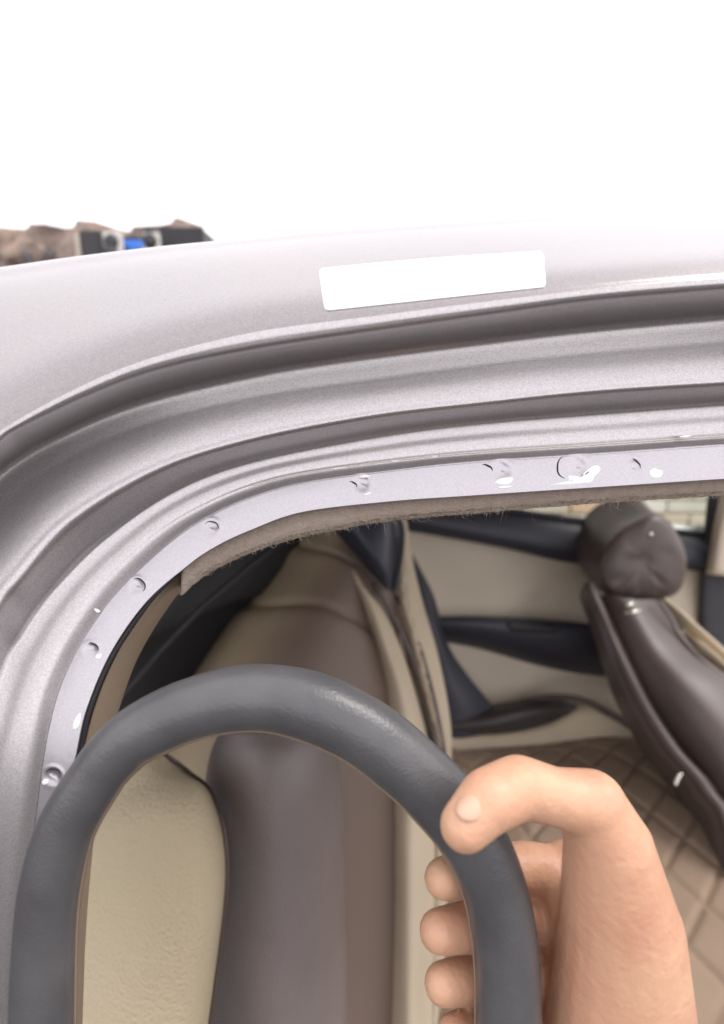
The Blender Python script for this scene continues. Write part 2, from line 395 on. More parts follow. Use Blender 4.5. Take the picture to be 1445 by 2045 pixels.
# roof skin: from the crest c1 up over the silhouette and flat away to the far side
def ray_x(px, curve):
    for (x0, y0), (x1, y1) in zip(curve, curve[1:]):
        if x0 <= px <= x1: return y0+(y1-y0)*(px-x0)/(x1-x0)
    return curve[-1][1] if px > curve[-1][0] else curve[0][1]
sil = [(p.x, p.y) for p in spline([Vector((x, y, 0)) for x, y in C['sil']], 200)]
crest = [(p.x, p.y) for p in spline([Vector((x, y, 0)) for x, y in C['c1']], 300)]
top = []
NR = 260
xs = [-640 + (1900+640)*i/NR for i in range(NR+1)]
roofcols = []
for k in range(NR+1):
    # walk along the crest by arclength-ish fraction, each joined to the silhouette
    s = k/NR
    i = s*300; i0 = min(int(i), 299); t = i-i0
    bx = crest[i0][0]+(crest[i0+1][0]-crest[i0][0])*t; by = crest[i0][1]+(crest[i0+1][1]-crest[i0][1])*t
    tx = bx - (1-s)**1.3*150*0 ; tx = max(tx, -880)
    if s < 0.34:
        tx = -890 + (bx+890)*(s/0.34)**0.9 * 1.0
    ty = ray_x(tx, sil)
    A = [(bx, by, -0.0532)]
    for f, Y in ((.10, -0.0518), (.3, -0.0445), (.55, -0.024), (.8, 0.004), (.93, 0.026), (1.0, 0.050)):
        A.append((bx+(tx-bx)*f, by+(ty-by)*f, Y))
    P = [atc(*a) for a in A]
    e = P[-1]
    P += [e+Vector((0, 0.06, 0.006)), e+Vector((0, 0.3, 0.015)), e+Vector((0, 0.7, 0.02)), e+Vector((0, 1.15, -0.01)), e+Vector((0, 1.25, -0.12))]
    roofcols.append(spline(P, 66))
vs = [roofcols[j][i] for i in range(67) for j in range(NR+1)]
me = bpy.data.meshes.new('roof'); me.from_pydata([tuple(v) for v in vs], [], grid_faces(67, NR+1)); me.update()
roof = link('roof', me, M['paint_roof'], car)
bmx = bmesh.new(); bmx.from_mesh(me); bmesh.ops.recalc_face_normals(bmx, faces=bmx.faces); bmx.to_mesh(me); bmx.free()

# bare welded flange, fine grid with the weld dimples pressed into it
WELD = [(105, 1551, 34, 0), (181, 1299, 31, 0), (273, 1171, 32, 0), (421, 1055, 33, 1), (722, 967, 34, 2), (1001, 941, 40, 2), (1152, 934, 44, 3), (1262, 936, 40, 1)]
def curve_sub(keyA, keyB, f): return [(xa+(xb-xa)*f, ya+(yb-ya)*f) for (xa, ya), (xb, yb) in zip(K[keyA], K[keyB])]
NF = 1500; NW = 44
Fl = [spline([Vector((x, y, 0)) for x, y in curve_sub('c8', 'c9', f)], NF) for f in (0, 1)]
vs = []
def weld_h(x, y):
    h = 0
    for (cx, cy, d, kind) in WELD:
        dx = x-cx; dy = y-cy; r = math.hypot(dx, dy)/(d/2)
        if r < 2.2:
            a = math.atan2(-dy, dx); lop = 0.15+0.85*max(0, math.cos(a-R(55)))
            h += -0.00065*math.exp(-(r/(0.82+.06*math.sin(3*a+cx)))**(3+3*lop))*(0.45+.55*lop) + 0.00022*lop*math.exp(-((r-1.2)/0.25)**2)
            if kind >= 2: h -= 0.0004*math.exp(-((dx-6)**2/(20**2)+(dy-2)**2/(13**2)))
    return h
yF = lambda f: Yd['c8'] + (Yd['c9']-Yd['c8'])*f - 0.0004*math.sin(f*math.pi)
for i in range(NW+1):
    f = i/NW
    for j in range(NF+1):
        p = Fl[0][j].lerp(Fl[1][j], f)
        wob = 0.00012*math.sin(j*0.021)+0.00008*math.sin(j*0.057+1.3)
        vs.append(atc(p.x, p.y, yF(f) - weld_h(p.x, p.y) + wob*math.sin(f*3.1)))
# rolled edge going back
for q, (dx, Y) in enumerate(((0.6, -0.0130), (1.0, -0.0120), (0.6, 0.0), )):
    for j in range(NF+1):
        p = Fl[1][j]; vs.append(atc(p.x+dx, p.y+dx, Y))
nc = NF+1; nr = NW+1+3
me = bpy.data.meshes.new('flange'); me.from_pydata([tuple(v) for v in vs], [], grid_faces(nr, nc)); me.update()
if sum(p.normal.dot(cam.location-p.center) for p in me.polygons[:5000]) < 0: me.flip_normals()
flange = link('flange', me, M['flange'], car)

from mathutils.bvhtree import BVHTree
fl_tree = BVHTree.FromPolygons([v.co.copy() for v in flange.data.vertices], [tuple(p.vertices) for p in flange.data.polygons])
def flange_pt(x, y, lift):
    """point lying on the flange where photo pixel (x,y) sees it"""
    d = (at(x, y, 0)-cam.location).normalized(); hit = fl_tree.ray_cast(cam.location, d)
    p = hit[0] if hit[0] else atc(x, y, -0.0134)
    return p - d*lift
def crescent(name, cx, cy, r, a0, a1, wmax, parent, m, lift=0.00012, n=26):
    pts = []; rad = []
    for k in range(n+1):
        a = R(a0+(a1-a0)*k/n); rr_ = r*(1+0.03*math.sin(k*.4))
        pts.append(flange_pt(cx+rr_*math.cos(a), cy-rr_*math.sin(a), lift)); rad.append(wmax*MPP*math.sin(math.pi*(k+.4)/(n+.8))+0.00004)
    return tube(name, pts, rad, m, parent, 6)
crescent('weld_crack', 105, 1551, 16, 145, 15, 1.1, flange, M['crack'])
crescent('weld_crack', 181, 1299, 15, 110, 0, 1.2, flange, M['crack'])
crescent('weld_crack', 273, 1171, 16, 115, -40, 1.2, flange, M['crack'])
crescent('weld_crack', 421, 1056, 15, 140, 0, 1.0, flange, M['crack'])
crescent('weld_crack', 700, 975, 13, 100, 10, 1.4, flange, M['crack'])
crescent('weld_crack', 967, 945, 17, 105, 15, 1.7, flange, M['crack'])
crescent('weld_crack', 1136, 933, 24, 118, 250, 1.3, flange, M['crack'])
crescent('weld_crack', 1258, 936, 20, 80, 0, 1.3, flange, M['crack'])
crescent('weld_crack', 1164, 936, 12, 285, 335, 0.9, flange, M['crack'])
def flat_mark(pts, lift=0.00014, nm='white_mark'):  # irregular thin white mark laid flat on the flange
    P = arc_resample(spline([Vector((x, y, 0)) for x, y in pts+[pts[0]]], 60), 48)[:-1]
    c = sum(P, Vector())/len(P); vs = []; n = len(P)
    for s, l in ((1.0, 0.00001), (0.96, lift*.8), (0.7, lift), (0.35, lift)):
        for p in P: q = c+(p-c)*s; vs.append(flange_pt(q.x, q.y, l))
    fs = []
    for r in range(3):
        for k in range(n): fs.append((r*n+k, r*n+(k+1) % n, (r+1)*n+(k+1) % n, (r+1)*n+k))
    fs.append(tuple(3*n+k for k in range(n)))
    return from_py(nm, vs, fs, M['white'], flange)
flat_mark([(986, 963), (1000, 955), (1022, 953), (1022, 962), (1012, 968), (996, 968)])
flat_mark([(992, 972), (1008, 970), (1023, 971), (1010, 975), (997, 975)])
flat_mark([(1098, 968), (1135, 960), (1132, 951), (1145, 950), (1160, 952), (1172, 947), (1178, 933), (1192, 929), (1199, 935), (1195, 944), (1186, 952), (1180, 963), (1150, 967), (1115, 969)])
flat_mark([(1296, 940), (1306, 934), (1312, 937), (1322, 940), (1320, 952), (1306, 955), (1298, 950)])
flat_mark([(715, 951), (727, 948), (740, 949), (738, 952), (727, 955), (718, 954)])
flat_mark([(723, 988), (735, 984), (742, 983), (738, 987), (728, 989)])
flat_mark([(187, 1215), (194, 1216), (202, 1221), (198, 1224), (191, 1221)])
flat_mark([(190, 1312), (194, 1307), (203, 1306), (201, 1314), (194, 1315)])
flat_mark([(145, 1455), (147, 1442), (153, 1430), (160, 1424), (161, 1436), (157, 1450), (151, 1457)])
flat_mark([(83, 1561), (88, 1556), (97, 1557), (95, 1564), (86, 1567)])

# fine sealer line along the crease above the flange
for a, b, r in ((0.52, 0.585, .5), (0.592, 0.63, .6), (0.632, 0.66, .7), (0.662, 0.97, 1.0)):
    i0, i1 = int(a*NT), int(b*NT)
    pts = [atc(x, y-1.0+random.uniform(-.35, .35), -0.0109) for x, y in K['c7'][i0:i1]]
    pts = arc_resample(pts, 120)
    tube('sealer_line', pts, [(0.00011+0.00009*random.random())*r for _ in pts], M['seam'], car, 6)
flat_mark([(1352, 873), (1366, 869), (1382, 869), (1370, 874)], 0.0002, 'sealer_flake').parent = car

# bright roof reflection built as a thin white rectangular patch
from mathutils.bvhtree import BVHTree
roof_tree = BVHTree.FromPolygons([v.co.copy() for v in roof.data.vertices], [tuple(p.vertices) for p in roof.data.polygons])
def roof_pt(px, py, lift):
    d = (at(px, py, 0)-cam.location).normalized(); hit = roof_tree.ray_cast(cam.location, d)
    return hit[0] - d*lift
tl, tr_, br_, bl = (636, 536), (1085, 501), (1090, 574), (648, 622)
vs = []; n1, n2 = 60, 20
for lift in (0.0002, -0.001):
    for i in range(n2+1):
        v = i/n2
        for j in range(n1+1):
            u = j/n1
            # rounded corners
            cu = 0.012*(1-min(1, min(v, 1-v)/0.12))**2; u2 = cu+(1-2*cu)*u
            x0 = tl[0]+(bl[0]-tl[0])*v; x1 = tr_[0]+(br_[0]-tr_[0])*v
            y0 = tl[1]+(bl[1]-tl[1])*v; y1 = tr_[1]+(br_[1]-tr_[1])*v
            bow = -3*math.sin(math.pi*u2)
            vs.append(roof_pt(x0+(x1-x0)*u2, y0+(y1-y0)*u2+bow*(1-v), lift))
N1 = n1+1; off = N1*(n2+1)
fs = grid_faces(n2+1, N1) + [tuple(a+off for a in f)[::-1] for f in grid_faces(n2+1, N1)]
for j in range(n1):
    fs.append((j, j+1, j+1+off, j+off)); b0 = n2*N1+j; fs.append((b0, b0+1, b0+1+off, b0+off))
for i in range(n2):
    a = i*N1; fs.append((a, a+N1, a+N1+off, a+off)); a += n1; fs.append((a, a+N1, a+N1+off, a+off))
st = from_py('reflection_patch', vs, fs, M['roof_reflection'], car)
st['label'] = 'rectangular reflection on the roof side, built as a white patch'

# headliner edge (felt) and pillar trim behind the flange
TH = [(360, 1182), (398, 1148), (450, 1118), (500, 1096), (580, 1070), (656, 1054), (777, 1033), (1000, 1013), (1187, 998), (1360, 987), (1500, 978), (1700, 966)]
TP = [(374, 1130), (430, 1092), (500, 1059), (604, 1023), (777, 1002), (945, 990), (1187, 974), (1445, 957), (1700, 943)]
def rs(pts, n): return arc_resample(spline([Vector((x, y, 0)) for x, y in pts], 200), n)
a_ = rs([(x-5, y-14) for x, y in TP], 160); b_ = rs(TH, 160)
a_[0] = Vector((366, 1120, 0))
net = []
for s, Y in ((0, -0.0085), (.5, -0.0070), (.85, -0.0055), (1.0, -0.0030)):
    net.append([(p.x+(q.x-p.x)*s, p.y+(q.y-p.y)*s, Y) for p, q in zip(a_, b_)])
net.append([(q.x, q.y-4, 0.004) for q in b_])
net.append([(q.x, q.y-60, 0.08) for q in b_])
net = [r[::4] for r in net]
net_surface('headliner_edge', lean_net(net), 30, 200, M['headliner'], car, disp=lambda u, v: random.uniform(-.0002, .0002), thick=0.001)
# felt fibres
vs = []; fs = []
bb = rs(TH, 900)
for k in range(9000):
    j = random.random()*899; i = int(j); p = bb[i].lerp(bb[i+1], j-i)
    if p.x < 402 or p.x > 1640: continue
    long_ = p.x > 560 and random.random() < 0.012
    L = random.uniform(12, 42) if long_ else abs(random.gauss(0, 6))+3
    a = random.gauss(math.pi/2, 0.9); cur = Vector((p.x+random.uniform(-1, 1), p.y-random.uniform(0.5, 4), 0)); w_ = 0.00006 if long_ else 0.00010
    n = 7 if long_ else 3; base = len(vs); Y = -0.0045+random.uniform(-.0015, .002); bend = random.gauss(0, 0.5)
    for s in range(n+1):
        q = atc(cur.x, cur.y, Y)
        for g in range(3): vs.append(q+Vector((math.cos(g*2.1), math.sin(g*2.1)*.5, math.sin(g*2.1)))*w_*(1-.5*s/n))
        cur = cur+Vector((math.cos(a), math.sin(a), 0))*L/n; a += bend+random.gauss(0, .25)
    for s in range(n):
        for g in range(3): g2 = (g+1) % 3; fs.append((base+s*3+g, base+s*3+g2, base+s*3+3+g2, base+s*3+3+g))
fz = from_py('felt_fibres', vs, fs, M['fuzz'], car); fz['kind'] = 'stuff'

# pillar trim: tan plastic strip following the opening down the left
PO = [(384, 1118), (330, 1160), (291, 1203), (221, 1303), (173, 1415), (152, 1508), (138, 1600), (112, 1850), (98, 2200)]
PI_ = [(400, 1148), (358, 1184), (311, 1250), (270, 1325), (235, 1425), (212, 1520), (196, 1600), (172, 1850), (160, 2200)]
po = rs(PO, 60); pi_ = rs(PI_, 60)
net = []
for s, Y in ((-.25, -0.006), (.05, -0.004), (.20, 0.010), (.24, 0.007), (.6, 0.012), (.95, 0.022), (1.0, 0.034), (1.0, 0.07)):
    net.append([(p.x+(q.x-p.x)*s, p.y+(q.y-p.y)*s, Y) for p, q in zip(po, pi_)][::3])
net_surface('pillar_trim', lean_net(net), 40, 120, M['pillar_trim'], car, thick=0.002)
pts = [atc(p.x+3, p.y+2, -0.0075) for p in rs([(345, 1148), (291, 1204), (222, 1304), (175, 1415), (154, 1508), (141, 1600), (114, 1850), (99, 2200)], 120)]
tube('black_edge_bead', pts, [0.0008+0.0005*min(1, i/60) for i in range(len(pts))], M['dark_trim'], car, 8)

# interior shell -------------------------------------------------------------
# headliner / ceiling
def wsurf(name, net, m, nu=12, nv=24, thick=0.01):
    return net_surface(name, [[Vector(p) for p in r] for r in net], nu, nv, m, car, thick=thick, world=True)
zc = CAMZ + 0.03
wsurf('ceiling', [[(-.9, .08, zc-.02), (0, .08, zc), (.7, .08, zc)], [(-.9, .6, zc+.01), (0, .6, zc+.04), (.7, .6, zc+.04)], [(-.9, 1.2, zc-.03), (0, 1.2, zc), (.7, 1.2, zc)]], M['headliner'])
# floor and the rear bulkhead
wsurf('floor', [[(-1, .0, .32), (0, .0, .32), (1.8, .0, .32)], [(-1, 1.4, .32), (0, 1.4, .32), (1.8, 1.4, .32)]], M['carpet'], 6, 6)
# dark quarter panel behind the seat, left
net_surface('quarter_trim', [[(640, 940, .62), (440, 1000, .48), (200, 1100, .36), (0, 1250, .30)], [(700, 1120, .66), (500, 1180, .50), (300, 1260, .385), (20, 1420, .30)], [(700, 1300, .66), (420, 1330, .50), (250, 1420, .38), (20, 1620, .30)], [(700, 2400, .66), (460, 2400, .50), (260, 2400, .38), (40, 2400, .30)]],
            30, 30, M['dark_trim'], car, thick=0.01)
tube('trim_ridge', [at(x, y, Y) for x, y, Y in ((600, 1050, .50), (500, 1130, .44), (400, 1215, .40), (320, 1300, .37), (250, 1385, .35), (180, 1480, .33))], 0.004, M['dark_trim'], car, 8)

# far door -------------------------------------------------------------
DY = 1.0
far = net_surface('far_door_panel', [[(560, 1020, DY), (801, 1050, DY), (1150, 1118, DY), (1420, 1136, DY), (1800, 1150, DY)], [(560, 1150, DY-.01), (801, 1150, DY-.01), (1150, 1190, DY-.015), (1420, 1200, DY-.01), (1800, 1210, DY-.01)], [(560, 1300, DY-.03), (801, 1300, DY-.03), (1150, 1330, DY-.035), (1420, 1340, DY-.03), (1800, 1350, DY-.03)], [(560, 1600, DY-.04), (801, 1600, DY-.04), (1150, 1600, DY-.04), (1420, 1600, DY-.04), (1800, 1600, DY-.04)]],
                  40, 60, M['beige_door'], car, thick=0.02)
net_surface('window_sill', [[(560, 966, DY+.04), (801, 1004, DY+.04), (997, 1019, DY+.04), (1152, 1040, DY+.04), (1400, 1068, DY+.04), (1800, 1110, DY+.04)],
                            [(560, 972, DY-.03), (801, 1010, DY-.03), (997, 1028, DY-.03), (1152, 1050, DY-.03), (1400, 1078, DY-.03), (1800, 1120, DY-.03)],
                            [(560, 1000, DY-.045), (801, 1035, DY-.045), (997, 1070, DY-.045), (1152, 1095, DY-.045), (1400, 1120, DY-.045), (1800, 1150, DY-.045)],
                            [(560, 1016, DY-.025), (801, 1057, DY-.025), (997, 1092, DY-.025), (1152, 1124, DY-.025), (1400, 1139, DY-.025), (1800, 1170, DY-.025)],
                            [(560, 1016, DY+.02), (801, 1056, DY+.02), (997, 1090, DY+.02), (1152, 1122, DY+.02), (1400, 1137, DY+.02), (1800, 1168, DY+.02)]], 30, 60, M['dark_trim_blue'], car)
pts = [at(x, y, DY-.01) for x, y in ((700, 992), (801, 1003), (997, 1017), (1152, 1038), (1400, 1066), (1700, 1099))]
tube('window_seal', spline(pts, 40), 0.006, M['dark_trim'], car, 8)
# window glass and pillar
net_surface('window_glass', [[(560, 700, DY+.06), (1100, 740, DY+.05), (1800, 800, DY+.06)], [(560, 1010, DY+.03), (1100, 1045, DY+.03), (1800, 1120, DY+.03)]], 6, 10, M['glass'], car, thick=0.004)
net_surface('centre_pillar', [[(1424, 900, DY+.0), (1426, 900, DY-.03), (1440, 900, DY-.04), (1452, 900, DY-.03), (1460, 900, DY+.02)], [(1412, 990, DY), (1414, 990, DY-.03), (1428, 990, DY-.04), (1440, 990, DY-.03), (1448, 990, DY+.02)], [(1403, 1080, DY), (1405, 1080, DY-.03), (1420, 1080, DY-.04), (1440, 1080, DY-.03), (1450, 1080, DY+.02)], [(1396, 1200, DY), (1398, 1200, DY-.03), (1425, 1200, DY-.04), (1490, 1200, DY-.03), (1510, 1200, DY+.02)], [(1390, 1400, DY), (1392, 1400, DY-.03), (1430, 1400, DY-.04), (1520, 1400, DY-.03), (1540, 1400, DY+.02)]],
            24, 16, M['dark_trim'], car)
net_surface('pillar_cover', [[(1456, 900, DY-.06), (1480, 900, DY-.09), (1560, 900, DY-.07)], [(1437, 990, DY-.06), (1470, 990, DY-.09), (1550, 990, DY-.07)], [(1422, 1060, DY-.06), (1450, 1060, DY-.09), (1550, 1060, DY-.07)], [(1409, 1146, DY-.06), (1440, 1149, DY-.09), (1550, 1160, DY-.07)]], 20, 12, M['beige_door'], car, thick=0.01)
# armrest of the far door
ab = net_surface('armrest', [[(820, 1232, DY-.02), (945, 1229, DY-.02), (1080, 1236, DY-.02), (1200, 1247, DY-.02), (1330, 1262, DY-.02)],
                        [(820, 1233, DY-.07), (945, 1231, DY-.08), (1080, 1238, DY-.085), (1200, 1249, DY-.085), (1330, 1262, DY-.08)],
                        [(820, 1245, DY-.085), (945, 1247, DY-.10), (1080, 1262, DY-.105), (1200, 1275, DY-.105), (1330, 1280, DY-.10)],
                        [(820, 1262, DY-.07), (945, 1272, DY-.085), (1080, 1302, DY-.09), (1200, 1318, DY-.09), (1330, 1320, DY-.09)],
                        [(820, 1272, DY-.04), (945, 1292, DY-.045), (1083, 1330, DY-.045), (1200, 1349, DY-.045), (1330, 1352, DY-.045)],
                        [(820, 1272, DY), (945, 1290, DY), (1083, 1328, DY), (1200, 1347, DY), (1330, 1350, DY)]], 50, 60, M['dark_trim_blue'], car)
net_surface('pull_handle', [[(1012, 1241, DY-.100), (1060, 1243, DY-.103), (1112, 1247, DY-.105)], [(1014, 1249, DY-.108), (1060, 1252, DY-.111), (1114, 1256, DY-.112)], [(1020, 1262, DY-.104), (1060, 1264, DY-.107), (1110, 1266, DY-.108)]], 10, 16, M['dark_trim'], ab, thick=0.006)
# dark wedge between seat and door
net_surface('dark_wedge', [[(780, 1075, DY-.06), (806, 1085, DY-.065), (826, 1110, DY-.06)], [(800, 1150, DY-.08), (840, 1150, DY-.085), (866, 1190, DY-.08)], [(820, 1230, DY-.09), (860, 1240, DY-.12), (892, 1282, DY-.10)], [(830, 1340, DY-.10), (890, 1350, DY-.12), (935, 1350, DY-.10)], [(840, 1425, DY-.10), (920, 1422, DY-.12), (986, 1416, DY-.10)], [(840, 1480, DY-.10), (920, 1480, DY-.12), (1000, 1470, DY-.10)]], 50, 20, M['dark_trim_blue'], car, thick=0.01)

# rear bench ----------------------------------------------------------------
seat = empty('rear_seat'); seat.parent = car
# backrest: side facing us (beige), brown middle, pale front strip and quilted edge
def creases(u, v):
    h = 0
    for cu, bend, d in ((0.17, .05, .006), (0.36, -.03, .005)):
        c = cu + bend*(v-.3); h -= d*math.exp(-((u-c)/0.012)**2)*max(0, min(1, (v-.05)*5))*max(0, min(1, (.98-v)*5))
        h += 0.5*d*math.exp(-((u-c-.04)/0.03)**2)
    return h
net_surface('backrest_side', [
 [(600, 1035, .60), (640, 1035, .55), (690, 1030, .53), (760, 1030, .56)],
 [(588, 1062, .62), (625, 1062, .55), (690, 1085, .50), (760, 1130, .53)],
 [(545, 1118, .62), (590, 1118, .53), (680, 1125, .475), (785, 1185, .52)],
 [(488, 1186, .60), (540, 1190, .49), (660, 1200, .43), (800, 1290, .50)],
 [(425, 1262, .57), (480, 1270, .45), (640, 1280, .39), (830, 1380, .48)],
 [(360, 1340, .55), (430, 1350, .43), (620, 1370, .365), (845, 1460, .47)],
 [(310, 1400, .53), (390, 1420, .41), (600, 1470, .35), (860, 1560, .45)],
 [(240, 1520, .50), (340, 1560, .39), (580, 1620, .33), (850, 1700, .43)],
 [(200, 1800, .48), (330, 1840, .37), (560, 1860, .31), (820, 1900, .40)],
 [(200, 2300, .46), (330, 2300, .35), (560, 2300, .29), (800, 2300, .38)]], 150, 80, M['beige'], seat, disp=creases)
# soft light and shade painted into the cover: beige edge to brown middle
bs = bpy.data.objects['backrest_side']; me = bs.data
at_ = me.attributes.new('tone', 'FLOAT', 'POINT')
for k in range(len(me.vertices)):
    u = (k//81)/150; v = (k % 81)/80
    c = .55-.13*u+.04*math.sin(u*9); t = (v-c+.12)/.28; t = min(max(t, 0), 1); at_.data[k].value = t*t*(3-2*t)
tm = mat('shaded_cover', (0.42, 0.345, 0.245), 0.6, bump=(350, 0.3, 0.001)); nt2 = tm.node_tree
ga = nt2.nodes.new('ShaderNodeAttribute'); ga.attribute_name = 'tone'
gm = nt2.nodes.new('ShaderNodeMix'); gm.data_type = 'RGBA'; gm.inputs['A'].default_value = (0.46, 0.37, 0.25, 1); gm.inputs['B'].default_value = (0.165, 0.12, 0.095, 1)
nt2.links.new(ga.outputs['Fac'], gm.inputs['Factor']); nt2.links.new(gm.outputs['Result'], nt2.nodes['Principled BSDF'].inputs['Base Color'])
me.materials[0] = tm
net_surface('shoulder_pad', [
 [(664, 1020, .51), (700, 1010, .475), (760, 1010, .475), (796, 1020, .51)],
 [(664, 1052, .50), (705, 1050, .465), (765, 1050, .465), (800, 1068, .50)],
 [(690, 1085, .495), (725, 1090, .46), (770, 1095, .46), (799, 1105, .50)],
 [(728, 1130, .49), (750, 1132, .46), (775, 1140, .46), (795, 1145, .50)],
 [(766, 1172, .49), (772, 1174, .47), (780, 1178, .47), (788, 1180, .50)]], 50, 40, M['navy'], seat, thick=0.006)
tube('piping', spline([at(x, y, Y) for x, y, Y in ((792, 1020, .485), (803, 1060, .485), (800, 1110, .485), (793, 1150, .48), (786, 1182, .48))], 40), 0.0035, M['dark_trim'], seat, 8)
net_surface('front_strip', [
 [(786, 1025, .56), (798, 1025, .55), (812, 1040, .57)],
 [(790, 1090, .56), (806, 1100, .545), (826, 1130, .57)],
 [(778, 1180, .53), (812, 1190, .51), (846, 1210, .55)],
 [(800, 1270, .50), (834, 1275, .48), (870, 1290, .53)],
 [(820, 1350, .48), (856, 1360, .455), (888, 1370, .51)],
 [(838, 1430, .47), (876, 1440, .44), (900, 1450, .50)],
 [(856, 1510, .46), (886, 1510, .43), (901, 1515, .49)],
 [(860, 1620, .44), (880, 1640, .42), (896, 1650, .48)],
 [(840, 2350, .40), (860, 2350, .38), (880, 2350, .44)]], 130, 30, M['beige'], seat,
 disp=lambda u, v: -0.0022*math.sin(math.pi*v)*math.exp(-(min((u*10+v*1.6) % 1, 1-(u*10+v*1.6) % 1, (u*10-v*1.6) % 1, 1-(u*10-v*1.6) % 1)/.07)**2) - .003*math.exp(-((v-.5)/.05)**2), thick=0.006)
for pth in (((700, 1150, .475), (735, 1210, .467), (780, 1300, .47), (822, 1400, .462), (860, 1500, .44), (870, 1570, .42)),
            ((745, 1165, .485), (790, 1240, .48), (828, 1330, .468), (858, 1430, .448), (880, 1530, .42)),
            ((792, 1190, .515), (826, 1260, .492), (852, 1340, .465), (874, 1430, .444), (890, 1520, .43))):
    tube('seam_cord', spline([at(*p) for p in pth], 50), 0.0028, M['brown_soft'], seat, 8)
net_surface('pale_strip', [
 [(690, 1140, .50), (702, 1142, .47), (716, 1160, .49)], [(712, 1200, .48), (738, 1200, .452), (768, 1225, .475)],
 [(740, 1290, .465), (770, 1290, .432), (806, 1310, .462)], [(758, 1380, .45), (800, 1380, .42), (838, 1410, .45)],
 [(768, 1460, .435), (815, 1470, .405), (862, 1510, .435)], [(776, 1560, .42), (820, 1570, .39), (870, 1590, .425)], [(780, 2350, .36), (820, 2350, .33), (860, 2350, .37)]],
 80, 24, M['beige'], seat, thick=0.005)
# bolster dome near the opening
def dome(name, cx, top_, w0, w1, Yc, bulge, m, ybot=2350, rows=10):
    net = []
    for i in range(rows+1):
        s = i/rows; y = top_+(ybot-top_)*s**1.9
        w_ = w0*math.sqrt(max(0, 1-(1-min(s*2.2, 1))**2.4))+2 + (w1-w0)*s
        r = []
        for k in range(9):
            a = -math.pi/2+math.pi*k/8
            r.append((cx+w_*math.sin(a), y, Yc-bulge*math.cos(a)*math.sqrt(1-(1-min(s*2.0, 1))**2)))
        net.append(r)
    return net_surface(name, net, 90, 60, m, seat)
dome('side_bolster', 545, 1440, 128, 150, .235, .09, M['brown_grain'])
net_surface('cloth_corner', [[(180, 1530, .19), (270, 1500, .17), (318, 1508, .165), (350, 1526, .170), (378, 1546, .19)], [(160, 1600, .16), (270, 1560, .14), (350, 1565, .135), (400, 1580, .145), (425, 1592, .17)], [(140, 1720, .13), (260, 1690, .11), (370, 1690, .105), (430, 1705, .12), (452, 1720, .15)], [(120, 1950, .12), (240, 1940, .10), (350, 1940, .095), (410, 1950, .11), (430, 1960, .14)], [(100, 2350, .11), (220, 2350, .09), (300, 2350, .085), (350, 2350, .10), (370, 2350, .13)]], 90, 60, M['beige_tex'], seat, thick=0.006,
    disp=lambda u, v: .002*math.sin(u*16+v*5)*math.sin(math.pi*v))
tube('cloth_piping', spline([at(*p) for p in ((322, 1503, .168), (352, 1523, .168), (380, 1545, .186), (427, 1591, .166), (454, 1720, .146), (432, 1960, .136), (372, 2350, .126))], 50), 0.0016, M['brown'], seat, 8)
# cushion: quilted
def quilt(u, v):
    a = (u*7+v*9) % 1; b = (u*7-v*9) % 1
    d = min(a, 1-a, b, 1-b)
    return -0.005*math.exp(-(d/0.07)**2)
net_surface('seat_cushion', [
 [(880, 1500, .88), (1000, 1490, .88), (1130, 1478, .88), (1265, 1464, .88), (1450, 1450, .88), (1700, 1440, .88)],
 [(870, 1510, .83), (1000, 1505, .83), (1140, 1500, .83), (1290, 1490, .83), (1480, 1480, .83), (1720, 1470, .83)],
 [(840, 1600, .68), (1000, 1600, .68), (1160, 1600, .68), (1330, 1600, .68), (1520, 1600, .68), (1800, 1600, .68)],
 [(780, 1760, .54), (980, 1760, .54), (1180, 1760, .54), (1380, 1760, .54), (1600, 1760, .54), (1900, 1760, .54)],
 [(700, 2000, .42), (950, 2000, .42), (1200, 2000, .42), (1450, 2000, .42), (1750, 2000, .42), (2100, 2000, .42)],
 [(600, 2400, .33), (900, 2400, .33), (1200, 2400, .33), (1500, 2400, .33), (1900, 2400, .33), (2300, 2400, .33)]], 200, 200, M['quilt'], seat, disp=quilt, thick=0.01)
net_surface('cushion_border', [
 [(880, 1462, .93), (1000, 1455, .93), (1090, 1436, .93), (1160, 1408, .93), (1230, 1428, .93), (1290, 1470, .93)],
 [(880, 1472, .885), (1000, 1466, .885), (1090, 1450, .885), (1160, 1424, .885), (1230, 1440, .885), (1290, 1474, .885)],
 [(880, 1503, .868), (1000, 1493, .868), (1090, 1485, .868), (1160, 1476, .868), (1230, 1470, .868), (1290, 1476, .868)]], 30, 50, M['beige'], seat, thick=0.01)
net_surface('cushion_bolster', [
 [(870, 1422, .95), (960, 1410, .95), (1040, 1398, .95), (1110, 1397, .95), (1152, 1408, .95)],
 [(870, 1435, .90), (960, 1424, .89), (1040, 1412, .88), (1110, 1408, .89), (1151, 1412, .91)],
 [(870, 1455, .88), (960, 1448, .868), (1040, 1440, .868), (1100, 1430, .88), (1148, 1418, .90)],
 [(870, 1470, .895), (960, 1468, .89), (1040, 1460, .89), (1100, 1444, .90), (1144, 1424, .905)]], 30, 50, M['dark_brown'], seat, thick=0.01)
tube('belt_strap', spline([at(*p) for p in ((1040, 1402, .93), (1100, 1392, .90), (1160, 1398, .87), (1215, 1425, .84), (1262, 1452, .80), (1320, 1500, .76), (1390, 1560, .7), (1460, 1640, .66))], 60), [0.006+.006*i/60 for i in range(61)], M['brown'], seat, 10, squash=.6)

